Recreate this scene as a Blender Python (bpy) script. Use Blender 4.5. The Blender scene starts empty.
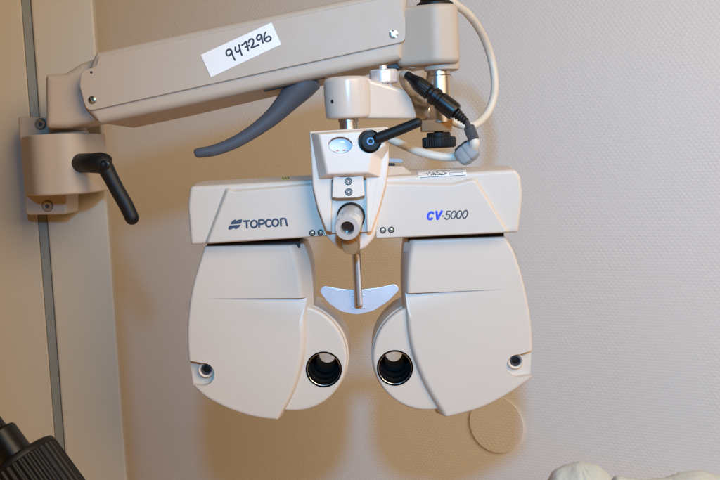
import bpy, bmesh, math, random
from mathutils import Vector, Matrix
random.seed(7)
S = bpy.context.scene
COL = S.collection
R = math.radians

# ------------------------------------------------------------------ camera
F = 1000.0                       # focal length in photo pixels (photo is 720 px wide)
PITCH, ROLL, YAW = 5.0, -2.8, 1.2
CAMLOC = Vector((0, 0, 1.35))
cam_d = bpy.data.cameras.new('camera')
cam = bpy.data.objects.new('camera', cam_d)
COL.objects.link(cam)
CM = Matrix.Rotation(R(YAW), 3, 'Z') @ Matrix.Rotation(R(90 - PITCH), 3, 'X') @ Matrix.Rotation(R(ROLL), 3, 'Z')
cam.matrix_world = Matrix.Translation(CAMLOC) @ CM.to_4x4()
cam_d.sensor_width = 36.0
cam_d.lens = 36.0 * F / 720.0
cam_d.clip_start = 0.02
cam_d.clip_end = 50
cam_d.dof.use_dof = True
cam_d.dof.focus_distance = 1.02
cam_d.dof.aperture_fstop = 16
S.camera = cam

def ray(px, py):
    return CM @ Vector(((px - 360) / F, (240 - py) / F, -1.0))

def g(px, py, Y):
    """point of the place at depth Y (metres in front of the camera)"""
    d = ray(px, py)
    return CAMLOC + d * (Y / d.y)

def gp(px, py, p0, n):
    d = ray(px, py)
    return CAMLOC + d * ((p0 - CAMLOC).dot(n) / d.dot(n))

# ------------------------------------------------------------------ objects
WL = {}
def link(name, me, mat, parent=None, smooth=True, angle=32, wn=True):
    vs = [v.co for v in me.vertices]
    c = Vector((0, 0, 0))
    for v in vs: c += v
    c /= max(1, len(vs))
    me.transform(Matrix.Translation(-c))
    o = bpy.data.objects.new(name, me)
    COL.objects.link(o)
    base = WL[parent.name] if parent else Vector((0, 0, 0))
    o.location = c - base
    if parent: o.parent = parent
    WL[o.name] = c
    me.materials.clear()
    me.materials.append(mat)
    if smooth:
        me.polygons.foreach_set('use_smooth', [True] * len(me.polygons))
        me.set_sharp_from_angle(angle=R(angle))
        if wn:
            m = o.modifiers.new('normals', 'WEIGHTED_NORMAL')
            m.keep_sharp = True
            m.weight = 80
    return o

def obj(name, bm, mat, parent=None, **k):
    bmesh.ops.remove_doubles(bm, verts=bm.verts, dist=1e-6)
    bmesh.ops.recalc_face_normals(bm, faces=bm.faces)
    me = bpy.data.meshes.new(name)
    bm.to_mesh(me); bm.free()
    return link(name, me, mat, parent, **k)

def empty(name, loc, label, cat, group=None):
    o = bpy.data.objects.new(name, None)
    o.empty_display_size = 0.02
    COL.objects.link(o)
    o.location = loc
    WL[o.name] = Vector(loc)
    tag(o, label, cat, group)
    return o

def tag(o, label=None, cat=None, group=None, kind=None):
    if label: o['label'] = label
    if cat: o['category'] = cat
    if group: o['group'] = group
    if kind: o['kind'] = kind
    return o

# ------------------------------------------------------------------ shapes
def rpoly(pts, inset=0.0, seg=6):
    """pts: (x, y, r). polygon with rounded corners, moved inwards by inset"""
    P = [Vector((p[0], p[1])) for p in pts]
    rr = [p[2] if len(p) > 2 else 0.6 for p in pts]
    n = len(P)
    area = sum(P[i].x * P[(i+1) % n].y - P[(i+1) % n].x * P[i].y for i in range(n))
    sg = 1 if area > 0 else -1
    N = []
    for i in range(n):
        e = (P[(i+1) % n] - P[i]).normalized()
        N.append(Vector((-e.y, e.x)) * sg)
    Q = []
    for i in range(n):
        a, b = N[i-1], N[i]
        m = a + b
        Q.append(P[i] + m * (inset / max(0.25, (1 + a.dot(b)))))
    out = []
    for i in range(n):
        e0 = (P[i] - P[i-1]).normalized(); e1 = (P[(i+1) % n] - P[i]).normalized()
        cr = (e0.x * e1.y - e0.y * e1.x) * sg
        r = max(0.08, rr[i] - inset) if cr > 0 else rr[i] + max(0, inset)
        c = max(-1, min(1, e0.dot(e1)))
        th = math.acos(c)
        t = r * math.tan(th / 2)
        l0 = (Q[i] - Q[i-1]).length; l1 = (Q[(i+1) % n] - Q[i]).length
        t = min(t, 0.48 * l0, 0.48 * l1)
        A = Q[i] - e0 * t; B = Q[i] + e1 * t
        for k in range(seg + 1):
            s = k / seg
            out.append(A * (1-s)**2 + Q[i] * 2*s*(1-s) + B * s*s)
    return out

def loft(bm, rings, cap0=True, cap1=True, closed=True):
    V = [[bm.verts.new(p) for p in r] for r in rings]
    n = len(rings[0])
    for a, b in zip(V[:-1], V[1:]):
        for i in range(n if closed else n - 1):
            j = (i + 1) % n
            bm.faces.new((a[i], a[j], b[j], b[i]))
    if cap0: bm.faces.new(V[0])
    if cap1: bm.faces.new(list(reversed(V[-1])))
    return bm

def round_profile(r, depth, n=5, back=0.6):
    """(inset px, depth mm) pairs of a plate with a rounded front edge"""
    out = [(r * 1.35, 0.0)]
    for k in range(n + 1):
        a = math.pi / 2 * k / n
        out.append((r * (1 - math.sin(a)), r * (1 - math.cos(a))))
    out.append((0.0, depth - back))
    out.append((back, depth))
    return out

def prism(pts, Y0, depth, r=2.0, pts2=None, blend=None, seg=6, n=5, bm=None):
    """plate with front at depth Y0, outline pts (px), thickness in mm, rounded front edge r.
    pts2 outline reached at blend mm behind the front"""
    bm = bm or bmesh.new()
    rings = []
    prof = round_profile(r, depth, n)
    if pts2 and blend:
        prof = sorted(set(prof + [(0.0, blend)]), key=lambda t: (t[1], -t[0]))
    for ins, d in prof:
        q = rpoly(pts, ins, seg)
        if pts2:
            q2 = rpoly(pts2, ins, seg)
            w = min(1.0, d / blend)
            q = [a.lerp(b, w) for a, b in zip(q, q2)]
        ring = []
        for p in q:
            v = g(p.x, p.y, Y0)
            v.y = Y0 + d / 1000
            ring.append(v)
        rings.append(ring)
    return loft(bm, rings)

def hull(points, bevel=0.0, seg=3, bm=None):
    b = bmesh.new()
    for p in points: b.verts.new(p)
    r = bmesh.ops.convex_hull(b, input=b.verts)
    bmesh.ops.dissolve_limit(b, angle_limit=R(4), verts=b.verts, edges=b.edges)
    if bevel:
        ed = [e for e in b.edges if len(e.link_faces) == 2 and e.calc_face_angle(0) > R(10)]
        bmesh.ops.bevel(b, geom=ed, offset=bevel, segments=seg, profile=0.5, affect='EDGES', clamp_overlap=True)
    if bm is None: return b
    me = bpy.data.meshes.new('t'); b.to_mesh(me); b.free(); bm.from_mesh(me); bpy.data.meshes.remove(me)
    return bm

def frame(ax):
    ax = ax.normalized()
    u = ax.cross(Vector((0, 0, 1)))
    if u.length < 0.05: u = ax.cross(Vector((1, 0, 0)))
    u.normalize()
    return ax, u, ax.cross(u)

def lathe(c, ax, prof, n=48, teeth=None, bm=None, cap0=True, cap1=True):
    """prof: (radius m, distance m along ax); teeth: (count, depth, first, last) cuts ridges"""
    bm = bm or bmesh.new()
    ax, u, v = frame(Vector(ax))
    rings = []
    for k, (r, t) in enumerate(prof):
        ring = []
        for i in range(n):
            a = 2 * math.pi * i / n
            rad = r
            if teeth and teeth[2] <= k <= teeth[3]:
                s = math.cos(a * teeth[0])
                rad = r - teeth[1] * (0.5 - 0.5 * max(-1, min(1, s * 1.8)))
            ring.append(Vector(c) + ax * t + (u * math.cos(a) + v * math.sin(a)) * rad)
        rings.append(ring)
    return loft(bm, rings, cap0, cap1)

def ringlathe(c, ax, prof, n=48, bm=None):
    """closed profile (a torus like body)"""
    bm = bm or bmesh.new()
    ax, u, v = frame(Vector(ax))
    V = [[bm.verts.new(Vector(c) + ax * t + (u * math.cos(2*math.pi*i/n) + v * math.sin(2*math.pi*i/n)) * r) for i in range(n)] for r, t in prof]
    m = len(V)
    for k in range(m):
        a, b = V[k], V[(k+1) % m]
        for i in range(n):
            j = (i+1) % n
            bm.faces.new((a[i], a[j], b[j], b[i]))
    return bm

def catmull(P, sub=8):
    out = []
    n = len(P)
    for i in range(n - 1):
        p0 = P[max(0, i-1)]; p1 = P[i]; p2 = P[i+1]; p3 = P[min(n-1, i+2)]
        for k in range(sub):
            t = k / sub
            out.append(tuple(0.5 * ((2*b) + (-a + c)*t + (2*a - 5*b + 4*c - d)*t*t + (-a + 3*b - 3*c + d)*t**3)
                             for a, b, c, d in zip(p0, p1, p2, p3)))
    out.append(tuple(P[-1]))
    return out

def tube(path, n=18, sub=8, flat=1.0, bm=None, capr=0.35, spline=True):
    """path: (x, y, z, radius) metres; flat squashes along Y"""
    bm = bm or bmesh.new()
    P = catmull(path, sub) if spline else [tuple(p) for p in path]
    pts = [Vector(p[:3]) for p in P]; rad = [p[3] for p in P]
    T = []
    for i in range(len(pts)):
        a = pts[max(0, i-1)]; b = pts[min(len(pts)-1, i+1)]
        t = (b - a)
        T.append(t.normalized() if t.length > 1e-9 else Vector((1, 0, 0)))
    u = T[0].cross(Vector((0, 1, 0)))
    if u.length < 0.1: u = T[0].cross(Vector((0, 0, 1)))
    u.normalize()
    rings = []
    def mk(c, t, u, r):
        v = t.cross(u)
        return [c + (u * math.cos(2*math.pi*i/n) + v * math.sin(2*math.pi*i/n) * flat) * r for i in range(n)]
    for k in range(len(pts)):
        u = (u - T[k] * u.dot(T[k])).normalized()
        if k == 0:
            for s in (0.98, 0.8, 0.45):
                rings.append(mk(pts[0] - T[0] * rad[0] * s * capr / 0.98, T[0], u, rad[0] * math.sqrt(1 - s*s)))
        rings.append(mk(pts[k], T[k], u, rad[k]))
        if k == len(pts) - 1:
            for s in (0.45, 0.8, 0.98):
                rings.append(mk(pts[k] + T[k] * rad[k] * s * capr / 0.98, T[k], u, rad[k] * math.sqrt(1 - s*s)))
    return loft(bm, rings)

def ptube(path, **k):
    """path: (px, py, Y, radius px)"""
    return tube([(*g(x, y, Y), r * Y / F) for x, y, Y, r in path], **k)

def strokes(lines, Y, w, closed=(), lift=0.00025, bm=None):
    """pen strokes lying on a surface at depth Y; lines are px polylines; w full width px"""
    bm = bm or bmesh.new()
    for ln in lines:
        tube([(*g(x, y, Y if not callable(Y) else Y(x, y)), w / 2 * 0.001) for x, y in ln], n=8, sub=4, flat=0.12, bm=bm, capr=0.9,
             spline=len(ln) > 2)
    return bm

def box(bm, c, sx, sy, sz, rot=None):
    m = Matrix.Translation(c) @ (rot.to_4x4() if rot else Matrix.Identity(4)) @ Matrix.Diagonal((sx, sy, sz, 1))
    bmesh.ops.create_cube(bm, size=1, matrix=m)
    return bm

def zprism(outline, z0, z1, r=0.002, n=4, bm=None, shear=(0, 0)):
    """outline: (x, y, cornerradius) in metres, extruded vertically, rounded rims"""
    bm = bm or bmesh.new()
    rings = []
    prof = []
    for k in range(n + 1):
        a = math.pi / 2 * k / n
        prof.append((r * (1 - math.sin(a)), z0 + r * (1 - math.cos(a))))
    for k in range(n + 1):
        a = math.pi / 2 * (1 - k / n)
        prof.append((r * (1 - math.sin(a)), z1 - r * (1 - math.cos(a))))
    for ins, z in prof:
        q = rpoly([(a*1000, b*1000, c*1000) for a, b, c in outline], ins * 1000, 10)
        rings.append([Vector((p.x/1000, p.y/1000, z)) for p in q])
    return loft(bm, rings)

def cut(bm_a, cutters):
    """boolean difference, returns a bmesh"""
    bmesh.ops.recalc_face_normals(bm_a, faces=bm_a.faces)
    me = bpy.data.meshes.new('a'); bm_a.to_mesh(me); bm_a.free()
    o = bpy.data.objects.new('a', me); COL.objects.link(o)
    tmp = []
    for c in cutters:
        bmesh.ops.recalc_face_normals(c, faces=c.faces)
        mc = bpy.data.meshes.new('c'); c.to_mesh(mc); c.free()
        oc = bpy.data.objects.new('c', mc); COL.objects.link(oc)
        m = o.modifiers.new('b', 'BOOLEAN'); m.operation = 'DIFFERENCE'; m.solver = 'EXACT'; m.object = oc
        tmp.append(oc)
    dg = bpy.context.evaluated_depsgraph_get()
    dg.update()
    res = bpy.data.meshes.new_from_object(o.evaluated_get(dg))
    b = bmesh.new(); b.from_mesh(res)
    for x in tmp + [o]:
        m = x.data; bpy.data.objects.remove(x); bpy.data.meshes.remove(m)
    bpy.data.meshes.remove(res)
    return b

from mathutils.bvhtree import BVHTree
def surf(o):
    me = o.data; off = WL[o.name]
    return BVHTree.FromPolygons([v.co + off for v in me.vertices], [p.vertices[:] for p in me.polygons])
def onto(bvh, px, py, lift):
    d = ray(px, py).normalized()
    h, n, i, t = bvh.ray_cast(CAMLOC, d)
    if n.dot(d) > 0: n = -n
    return h + n * lift
def circ(cx, cy, r, n=40):
    return [(cx + r * math.cos(2*math.pi*i/n), cy + r * math.sin(2*math.pi*i/n)) for i in range(n)]

# ------------------------------------------------------------------ materials
def mat(name, col, rough=0.5, metal=0.0, spec=0.5, coat=0.0, bump=None, vary=0.04, vscale=9.0, rvary=0.08, trans=0.0, aniso=0.0):
    m = bpy.data.materials.new(name); m.use_nodes = True
    nt = m.node_tree; N = nt.nodes; L = nt.links
    b = N['Principled BSDF']
    tc = N.new('ShaderNodeTexCoord')
    nz = N.new('ShaderNodeTexNoise'); nz.inputs['Scale'].default_value = vscale; nz.inputs['Detail'].default_value = 5
    L.new(tc.outputs['Object'], nz.inputs['Vector'])
    mx = N.new('ShaderNodeMix'); mx.data_type = 'RGBA'
    mx.inputs['A'].default_value = (*[c * (1 - vary) for c in col], 1)
    mx.inputs['B'].default_value = (*[min(1, c * (1 + vary)) for c in col], 1)
    L.new(nz.outputs['Fac'], mx.inputs['Factor'])
    L.new(mx.outputs['Result'], b.inputs['Base Color'])
    mr = N.new('ShaderNodeMapRange')
    mr.inputs['To Min'].default_value = max(0.02, rough - rvary); mr.inputs['To Max'].default_value = min(1, rough + rvary)
    nz2 = N.new('ShaderNodeTexNoise'); nz2.inputs['Scale'].default_value = vscale * 6; nz2.inputs['Detail'].default_value = 6
    L.new(tc.outputs['Object'], nz2.inputs['Vector'])
    L.new(nz2.outputs['Fac'], mr.inputs['Value']); L.new(mr.outputs['Result'], b.inputs['Roughness'])
    b.inputs['Metallic'].default_value = metal
    b.inputs['Specular IOR Level'].default_value = spec
    b.inputs['Coat Weight'].default_value = coat
    b.inputs['Transmission Weight'].default_value = trans
    if bump:
        bs, bd = bump
        nb = N.new('ShaderNodeTexNoise'); nb.inputs['Scale'].default_value = bs; nb.inputs['Detail'].default_value = 3
        L.new(tc.outputs['Object'], nb.inputs['Vector'])
        bp = N.new('ShaderNodeBump'); bp.inputs['Strength'].default_value = 1.0; bp.inputs['Distance'].default_value = bd
        L.new(nb.outputs['Fac'], bp.inputs['Height']); L.new(bp.outputs['Normal'], b.inputs['Normal'])
    return m

def wall_mat():
    m = bpy.data.materials.new('woven_wallpaper'); m.use_nodes = True
    nt = m.node_tree; N = nt.nodes; L = nt.links
    b = N['Principled BSDF']
    b.inputs['Base Color'].default_value = (0.80, 0.765, 0.735, 1)
    b.inputs['Roughness'].default_value = 0.62
    tc = N.new('ShaderNodeTexCoord')
    # small wobble of the thread rows
    nz = N.new('ShaderNodeTexNoise'); nz.inputs['Scale'].default_value = 35; nz.inputs['Detail'].default_value = 2
    L.new(tc.outputs['Object'], nz.inputs['Vector'])
    vm = N.new('ShaderNodeVectorMath'); vm.operation = 'MULTIPLY_ADD'
    vm.inputs[1].default_value = (0.003, 0.0, 0.0022)
    L.new(nz.outputs['Color'], vm.inputs[0]); L.new(tc.outputs['Object'], vm.inputs[2])
    sp = N.new('ShaderNodeSeparateXYZ'); L.new(vm.outputs['Vector'], sp.inputs[0])
    def M(op, a, bb=None):
        n = N.new('ShaderNodeMath'); n.operation = op
        for i, x in enumerate((a, bb)):
            if x is None: continue
            if isinstance(x, (int, float)): n.inputs[i].default_value = x
            else: L.new(x, n.inputs[i])
        return n.outputs[0]
    pz, pxx = 0.0047, 0.0074
    zz = M('MULTIPLY', sp.outputs['Z'], 1 / pz)
    row = M('FLOOR', zz)
    odd = M('ADD', M('MULTIPLY', M('FRACT', M('MULTIPLY', row, 0.5)), 1.0), M('MULTIPLY', M('SINE', M('MULTIPLY', row, 12.9898)), 0.22))
    xx = M('ADD', M('MULTIPLY', sp.outputs['X'], 1 / pxx), odd)
    hz = M('SINE', M('MULTIPLY', M('FRACT', zz), math.pi))
    hx = M('SINE', M('MULTIPLY', M('FRACT', xx), math.pi))
    h = M('MULTIPLY', M('POWER', hz, 0.8), M('POWER', hx, 0.6))
    n2 = N.new('ShaderNodeTexNoise'); n2.inputs['Scale'].default_value = 130; n2.inputs['Detail'].default_value = 3
    L.new(tc.outputs['Object'], n2.inputs['Vector'])
    n4 = N.new('ShaderNodeTexNoise'); n4.inputs['Scale'].default_value = 9; n4.inputs['Detail'].default_value = 3
    L.new(tc.outputs['Object'], n4.inputs['Vector'])
    h2 = M('MULTIPLY', M('MULTIPLY', h, M('ADD', M('MULTIPLY', n2.outputs['Fac'], 1.5), 0.0)), M('ADD', M('MULTIPLY', n4.outputs['Fac'], 1.6), 0.2))
    bp = N.new('ShaderNodeBump'); bp.inputs['Strength'].default_value = 1.0; bp.inputs['Distance'].default_value = 0.00032
    L.new(h2, bp.inputs['Height']); L.new(bp.outputs['Normal'], b.inputs['Normal'])
    n3 = N.new('ShaderNodeTexNoise'); n3.inputs['Scale'].default_value = 3; n3.inputs['Detail'].default_value = 4
    L.new(tc.outputs['Object'], n3.inputs['Vector'])
    mx = N.new('ShaderNodeMix'); mx.data_type = 'RGBA'
    mx.inputs['A'].default_value = (0.755, 0.735, 0.71, 1); mx.inputs['B'].default_value = (0.795, 0.78, 0.765, 1)
    L.new(n3.outputs['Fac'], mx.inputs['Factor']); L.new(mx.outputs['Result'], b.inputs['Base Color'])
    return m

WHITE = (0.62, 0.525, 0.435)
M_plastic = mat('ivory_plastic', WHITE, 0.42, bump=(900, 0.00006), vary=0.035, vscale=14, spec=0.45, rvary=0.12)
M_paint = mat('ivory_paint', (0.485, 0.395, 0.31), 0.5, bump=(700, 0.00008), vary=0.03, spec=0.4)
M_gloss = mat('glossy_white_paint', (0.64, 0.53, 0.44), 0.22, coat=0.25, vary=0.02)
M_bright = mat('white_plastic', (0.74, 0.61, 0.50), 0.35, bump=(900, 0.00005), vary=0.02)
M_black = mat('black_plastic', (0.007, 0.006, 0.006), 0.5, spec=0.3, bump=(1500, 0.00008), vary=0.2)
M_blackg = mat('glossy_black_plastic', (0.006, 0.005, 0.005), 0.36, spec=0.35, vary=0.2)
M_dark = mat('dark_gap', (0.015, 0.013, 0.012), 0.7)
M_steel = mat('brushed_steel', (0.60, 0.56, 0.53), 0.30, 1.0, vary=0.06, vscale=40)
M_chrome = mat('satin_chrome', (0.92, 0.86, 0.84), 0.30, 0.55, vary=0.04)
M_alu = mat('satin_aluminium', (0.74, 0.67, 0.68), 0.42, 0.8, vary=0.04, bump=(600, 0.00004))
M_screw = mat('screw_steel', (0.58, 0.56, 0.54), 0.28, 0.95)
M_brass = mat('aged_screw', (0.40, 0.33, 0.22), 0.3, 1.0)
M_handle = mat('slate_grey_plastic', (0.075, 0.08, 0.095), 0.42, bump=(1200, 0.00006), vary=0.05)
M_lever = mat('matte_black_lever', (0.008, 0.0075, 0.008), 0.5, spec=0.32, bump=(1800, 0.00007), vary=0.2)
M_cable = mat('white_cable', (0.62, 0.56, 0.47), 0.42, vary=0.16, vscale=45)
M_greyc = mat('grey_clip', (0.30, 0.32, 0.34), 0.45, vary=0.12, vscale=60)
M_sleeve = mat('dark_grey_sleeve', (0.06, 0.065, 0.075), 0.4)
M_sticker = mat('sticker_paper', (0.83, 0.80, 0.77), 0.45, vary=0.01)
M_ink = mat('marker_ink', (0.01, 0.01, 0.015), 0.5)
M_navy = mat('navy_print', (0.035, 0.045, 0.085), 0.5)
M_blue = mat('blue_print', (0.03, 0.06, 0.62), 0.5)
M_grey = mat('dark_grey_print', (0.05, 0.05, 0.06), 0.5)
M_red = mat('red_mark', (0.6, 0.08, 0.05), 0.5)
M_yellow = mat('yellow_label', (0.60, 0.58, 0.05), 0.5)
M_panel = mat('beige_laminate', (0.435, 0.385, 0.31), 0.5, vary=0.03, bump=(500, 0.00005))
M_strip = mat('grey_aluminium_profile', (0.20, 0.205, 0.185), 0.5, 0.1)
M_paper = mat('crumpled_paper', (0.68, 0.61, 0.52), 0.5, vary=0.06, vscale=25, bump=(160, 0.0012))
M_paper.node_tree.nodes['Principled BSDF'].inputs['Subsurface Weight'].default_value = 0.35
M_paper.node_tree.nodes['Principled BSDF'].inputs['Subsurface Scale'].default_value = 0.02
M_wall = wall_mat()
M_glassd = mat('dark_lens_glass', (0.01, 0.012, 0.015), 0.05, coat=0.6, vary=0.1)

# ================================================================== setting
WT = R(30)
wn = Vector((-math.sin(WT), -math.cos(WT), 0))
wd = Vector((math.cos(WT), -math.sin(WT), 0))
W0 = 1.73
wp = Vector((0, W0, CAMLOC.z))
me = bpy.data.meshes.new('wall')
# one slab; built in its own frame so that the weave runs along the wall
bmw = bmesh.new()
box(bmw, (0, 0.06, 0), 4.4, 0.12, 3.2)
bmw.to_mesh(me); bmw.free()
me.materials.append(M_wall)
wall = bpy.data.objects.new('wall', me); COL.objects.link(wall)
wall.matrix_world = Matrix.Translation(wp) @ Matrix.Rotation(-WT, 4, 'Z')
tag(wall, 'white wall papered in a coarse woven texture behind the eye tester', 'wall', kind='structure')
WL['wall'] = wp.copy()

# round blank cover on the wall
c = gp(497, 424, wp, wn)
rr = 0.0478
b = lathe(c, -wn, [(rr, -0.003), (rr - 0.0001, -0.0004), (rr - 0.0008, 0.0), (rr - 0.0024, 0.0), (rr - 0.0032, -0.0003), (0.004, -0.0003)][::1], n=96)
# lift the whole disc so that it stands 1.8 mm proud of the wallpaper
bmesh.ops.translate(b, verts=b.verts, vec=wn * 0.0007)
o = obj('wall_cover', b, M_wall, wn=False)
tag(o, 'flat round wall-coloured cover on the wall below the right lens unit', 'wall cover')

# ---- column with aluminium slot profile
CT = R(12)
cn = Vector((math.sin(CT), -math.cos(CT), 0)); cdv = Vector((math.cos(CT), math.sin(CT), 0))
cp = g(62, 165, 1.165)
def cx(px):        # distance along the column face
    return (gp(px, 240, cp, cn) - cp).dot(cdv)
col_root = empty('column', (cp.x, cp.y, 0.6), 'beige laminate column with a grey vertical slot, at the left behind the clamp bracket', 'column')
def board(name, x0, x1, front, back, m, rnd=0.0015):
    b = bmesh.new()
    ring = []
    z0, z1 = 0.6, 2.2
    b1 = zprism([(x0, front, rnd), (x1, front, rnd), (x1, back, 0.0005), (x0, back, 0.0005)], z0, z1, 0.0005, 2, bm=b)
    Mx = Matrix(((cdv.x, -cn.x, 0, cp.x), (cdv.y, -cn.y, 0, cp.y), (0, 0, 1, 0), (0, 0, 0, 1)))
    b.transform(Mx)
    return obj(name, b, m, col_root)
sl, sr, sr2, ce = cx(39.3), cx(48.2), cx(48.4), cx(109.5)
board('laminate_panel', cx(-60), sl, 0.0, 0.05, M_panel)
board('laminate_panel', sr2 + 0.0003, ce, 0.0, 0.05, M_panel, 0.003)
o = board('slot_profile', sl + 0.0003, sr, 0.0035, 0.048, M_strip, 0.0004)

# ================================================================== support arm
AY = 1.035
arm = empty('support_arm', g(60, 200, 1.12), 'long ivory swing arm clamped to the column, carrying a handwritten number sticker', 'support arm')

# bracket on the column
xl, xr = g(20.5, 165, 1.10).x, g(91.5, 165, 1.09).x
zt, zb = g(60, 134, 1.08).z, g(60, 194.5, 1.08).z
b = zprism([(xl, 1.150, 0.004), (xl, 1.108, 0.012), (xl + 0.028, 1.058, 0.03), (xr - 0.002, 1.056, 0.026), (xr, 1.108, 0.02), (xr, 1.158, 0.004)], zb, zt, 0.0025)
o = obj('clamp_body', b, M_paint, arm)
b = prism([(17.5, 116, 4), (46, 117.5, 3), (66, 118, 3), (66.5, 214.5, 4), (25.5, 215, 5)], 1.112, 45, 2.5)
bracket = obj('mounting_plate', b, M_paint, arm)
def cap_screw(px, py, Y, r, m, parent, hexs=True, ax=(0, -1, 0), h=2.0):
    c = g(px, py, Y); k = Y / F
    R0 = r * k; hh = h / 1000
    ri = R0 * 0.5
    n = 36
    b = bmesh.new()
    A, u, v = frame(Vector(ax))
    def ring(rad, t, hx=False):
        out = []
        for i in range(n):
            a = 2*math.pi*i/n
            q = rad
            if hx:
                q = rad * math.cos(math.pi/6) / math.cos(((a + math.pi/6) % (math.pi/3)) - math.pi/6)
            out.append(c + A*t + (u*math.cos(a) + v*math.sin(a))*q)
        return out
    loft(b, [ring(R0, -0.002), ring(R0, hh*0.7), ring(R0*0.9, hh), ring(ri*1.15, hh, hexs), ring(ri, hh*0.9, hexs), ring(ri, -hh*0.3, hexs), ring(ri*0.2, -hh*0.5)])
    return obj('screw', b, m, parent, angle=25)
cap_screw(40.7, 124, 1.112, 4.8, M_screw, arm)
cap_screw(47.5, 206, 1.112, 5.0, M_screw, arm)
for x_, y_ in ((40.7, 124), (47.5, 206)):
    b = ringlathe(g(x_, y_, 1.112), (0, -1, 0), [(0.0064, -0.001), (0.0064, 0.0003), (0.0054, 0.0003), (0.0054, -0.001)], n=40)
    obj('washer', b, M_sleeve, arm)
    b = lathe(g(x_, y_, 1.112), (0, -1, 0), [(0.0026, -0.001), (0.0025, 0.0004), (0.0004, 0.0005)], n=6)
    obj('hex_socket', b, M_sleeve, arm, smooth=False)

# collar between bracket and knuckle
c = g(65.5, 130, 1.09)
b = lathe(Vector((c.x, 1.10, g(65, 134, 1.08).z - 0.001)), (0, 0, 1), [(0.0195, 0), (0.0215, 0.001), (0.0215, 0.004), (0.0195, 0.0045), (0.0195, 0.010)], n=56)
obj('swivel_collar', b, M_paint, arm)
# knuckle : one cast piece from the swivel up into the arm
b = prism([(44.3, 74.3, 4), (64, 73.2, 12), (80, 63, 14), (94, 58, 6), (122, 56, 2), (122, 112, 6), (100, 119.5, 14), (86, 123.5, 10), (66, 127.8, 10), (44.8, 128, 5)], 1.050, 62, 7, n=7)
obj('knuckle', b, M_paint, arm, angle=50)

# black clamp lever on the bracket
b = tube([(*g(75.5, 163, 1.085), 0.0094), (*g(78, 163, 1.072), 0.0102), (*g(90, 163, 1.052), 0.0104), (*g(101, 163, 1.045), 0.0112), (*g(106, 165, 1.045), 0.0105)], n=28, capr=0.5)
lev = obj('clamp_lever', b, M_lever, arm, wn=False)
b = ptube([(97, 162.5, 1.044, 7.5), (104, 166, 1.043, 8.6), (110.5, 177, 1.043, 7.6), (118, 191, 1.043, 7.4), (126, 205, 1.043, 7.4), (132, 218, 1.043, 7.2)], n=28, flat=0.85, capr=0.95)
obj('lever_grip', b, M_lever, lev, wn=False)
c = g(104.5, 165, 1.0345)
b = lathe(c, (0, -1, 0), [(0.0052, -0.003), (0.0052, 0.0005), (0.0042, 0.0011), (0.003, 0.0011), (0.0028, 0.0002)], n=32)
obj('lever_cap', b, M_blackg, lev)

# arm housing
front = [(80.5, 88, 10), (95, 52, 5), (200, 29, 2), (300, 8.5, 2), (410, -14, 4), (404, 24, 20), (402, 58.5, 3), (340, 71.5, 2), (262, 87.5, 2), (180, 105.5, 2), (97, 123, 3), (84, 108, 6)]
back  = [(82.5, 88, 10), (96, 53, 5), (200, 30, 2), (300, 9.5, 2), (410, -13, 4), (404, 24, 20), (402, 62, 3), (340, 78, 2), (262, 95.5, 2), (180, 114.5, 2), (122, 126.5, 2), (88, 112, 6)]
b = prism(front, AY + 0.0030, 52, 6.0, pts2=back, blend=40, n=7)
obj('arm_housing', b, M_paint, arm)
cov = [(79.5, 86, 12), (81, 71, 7), (96, 66.5, 5), (98.5, 56.5, 4), (200, 35.2, 2), (300, 14.8, 2), (399, -5.5, 3), (405.5, 20, 14), (405.5, 41.5, 7), (360, 51.4, 2), (270, 71, 2), (180, 90.8, 2), (86.5, 111.5, 8)]
b = prism(cov, AY, 3.0, 0.9)
obj('cover_plate', b, M_paint, arm)
# raised moulding line above: soft shoulder on the top edge
def slot_screw(px, py, Y, r_, m, ang, h=1.4):
    c = g(px, py, Y); R0 = r_ * Y / F
    b = lathe(c, (0, -1, 0), [(R0, -0.002), (R0, 0.0003), (R0*0.93, h*0.0006), (R0*0.7, h*0.0009), (R0*0.35, h*0.001), (R0*0.05, h*0.00102)], n=36)
    cu = bmesh.new()
    box(cu, c + Vector((0, -0.0011*h, 0)), R0*2.4, 0.0016, R0*0.26, Matrix.Rotation(R(ang), 3, 'Y'))
    return obj('screw', cut(b, [cu]), m, arm, angle=25)
slot_screw(92.3, 100, AY, 4.0, M_brass, 65)
# slotted screw at the right end
slot_screw(393.5, 34, AY, 4.4, M_screw, 50)
b = bmesh.new(); c = g(91.3, 72.3, AY - 0.0002)
b = lathe(c, (0, -1, 0), [(0.0013, -0.0015), (0.0013, 0.0001), (0.0009, 0.0002)], n=16)
obj('pin_hole', b, M_dark, arm)

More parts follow.
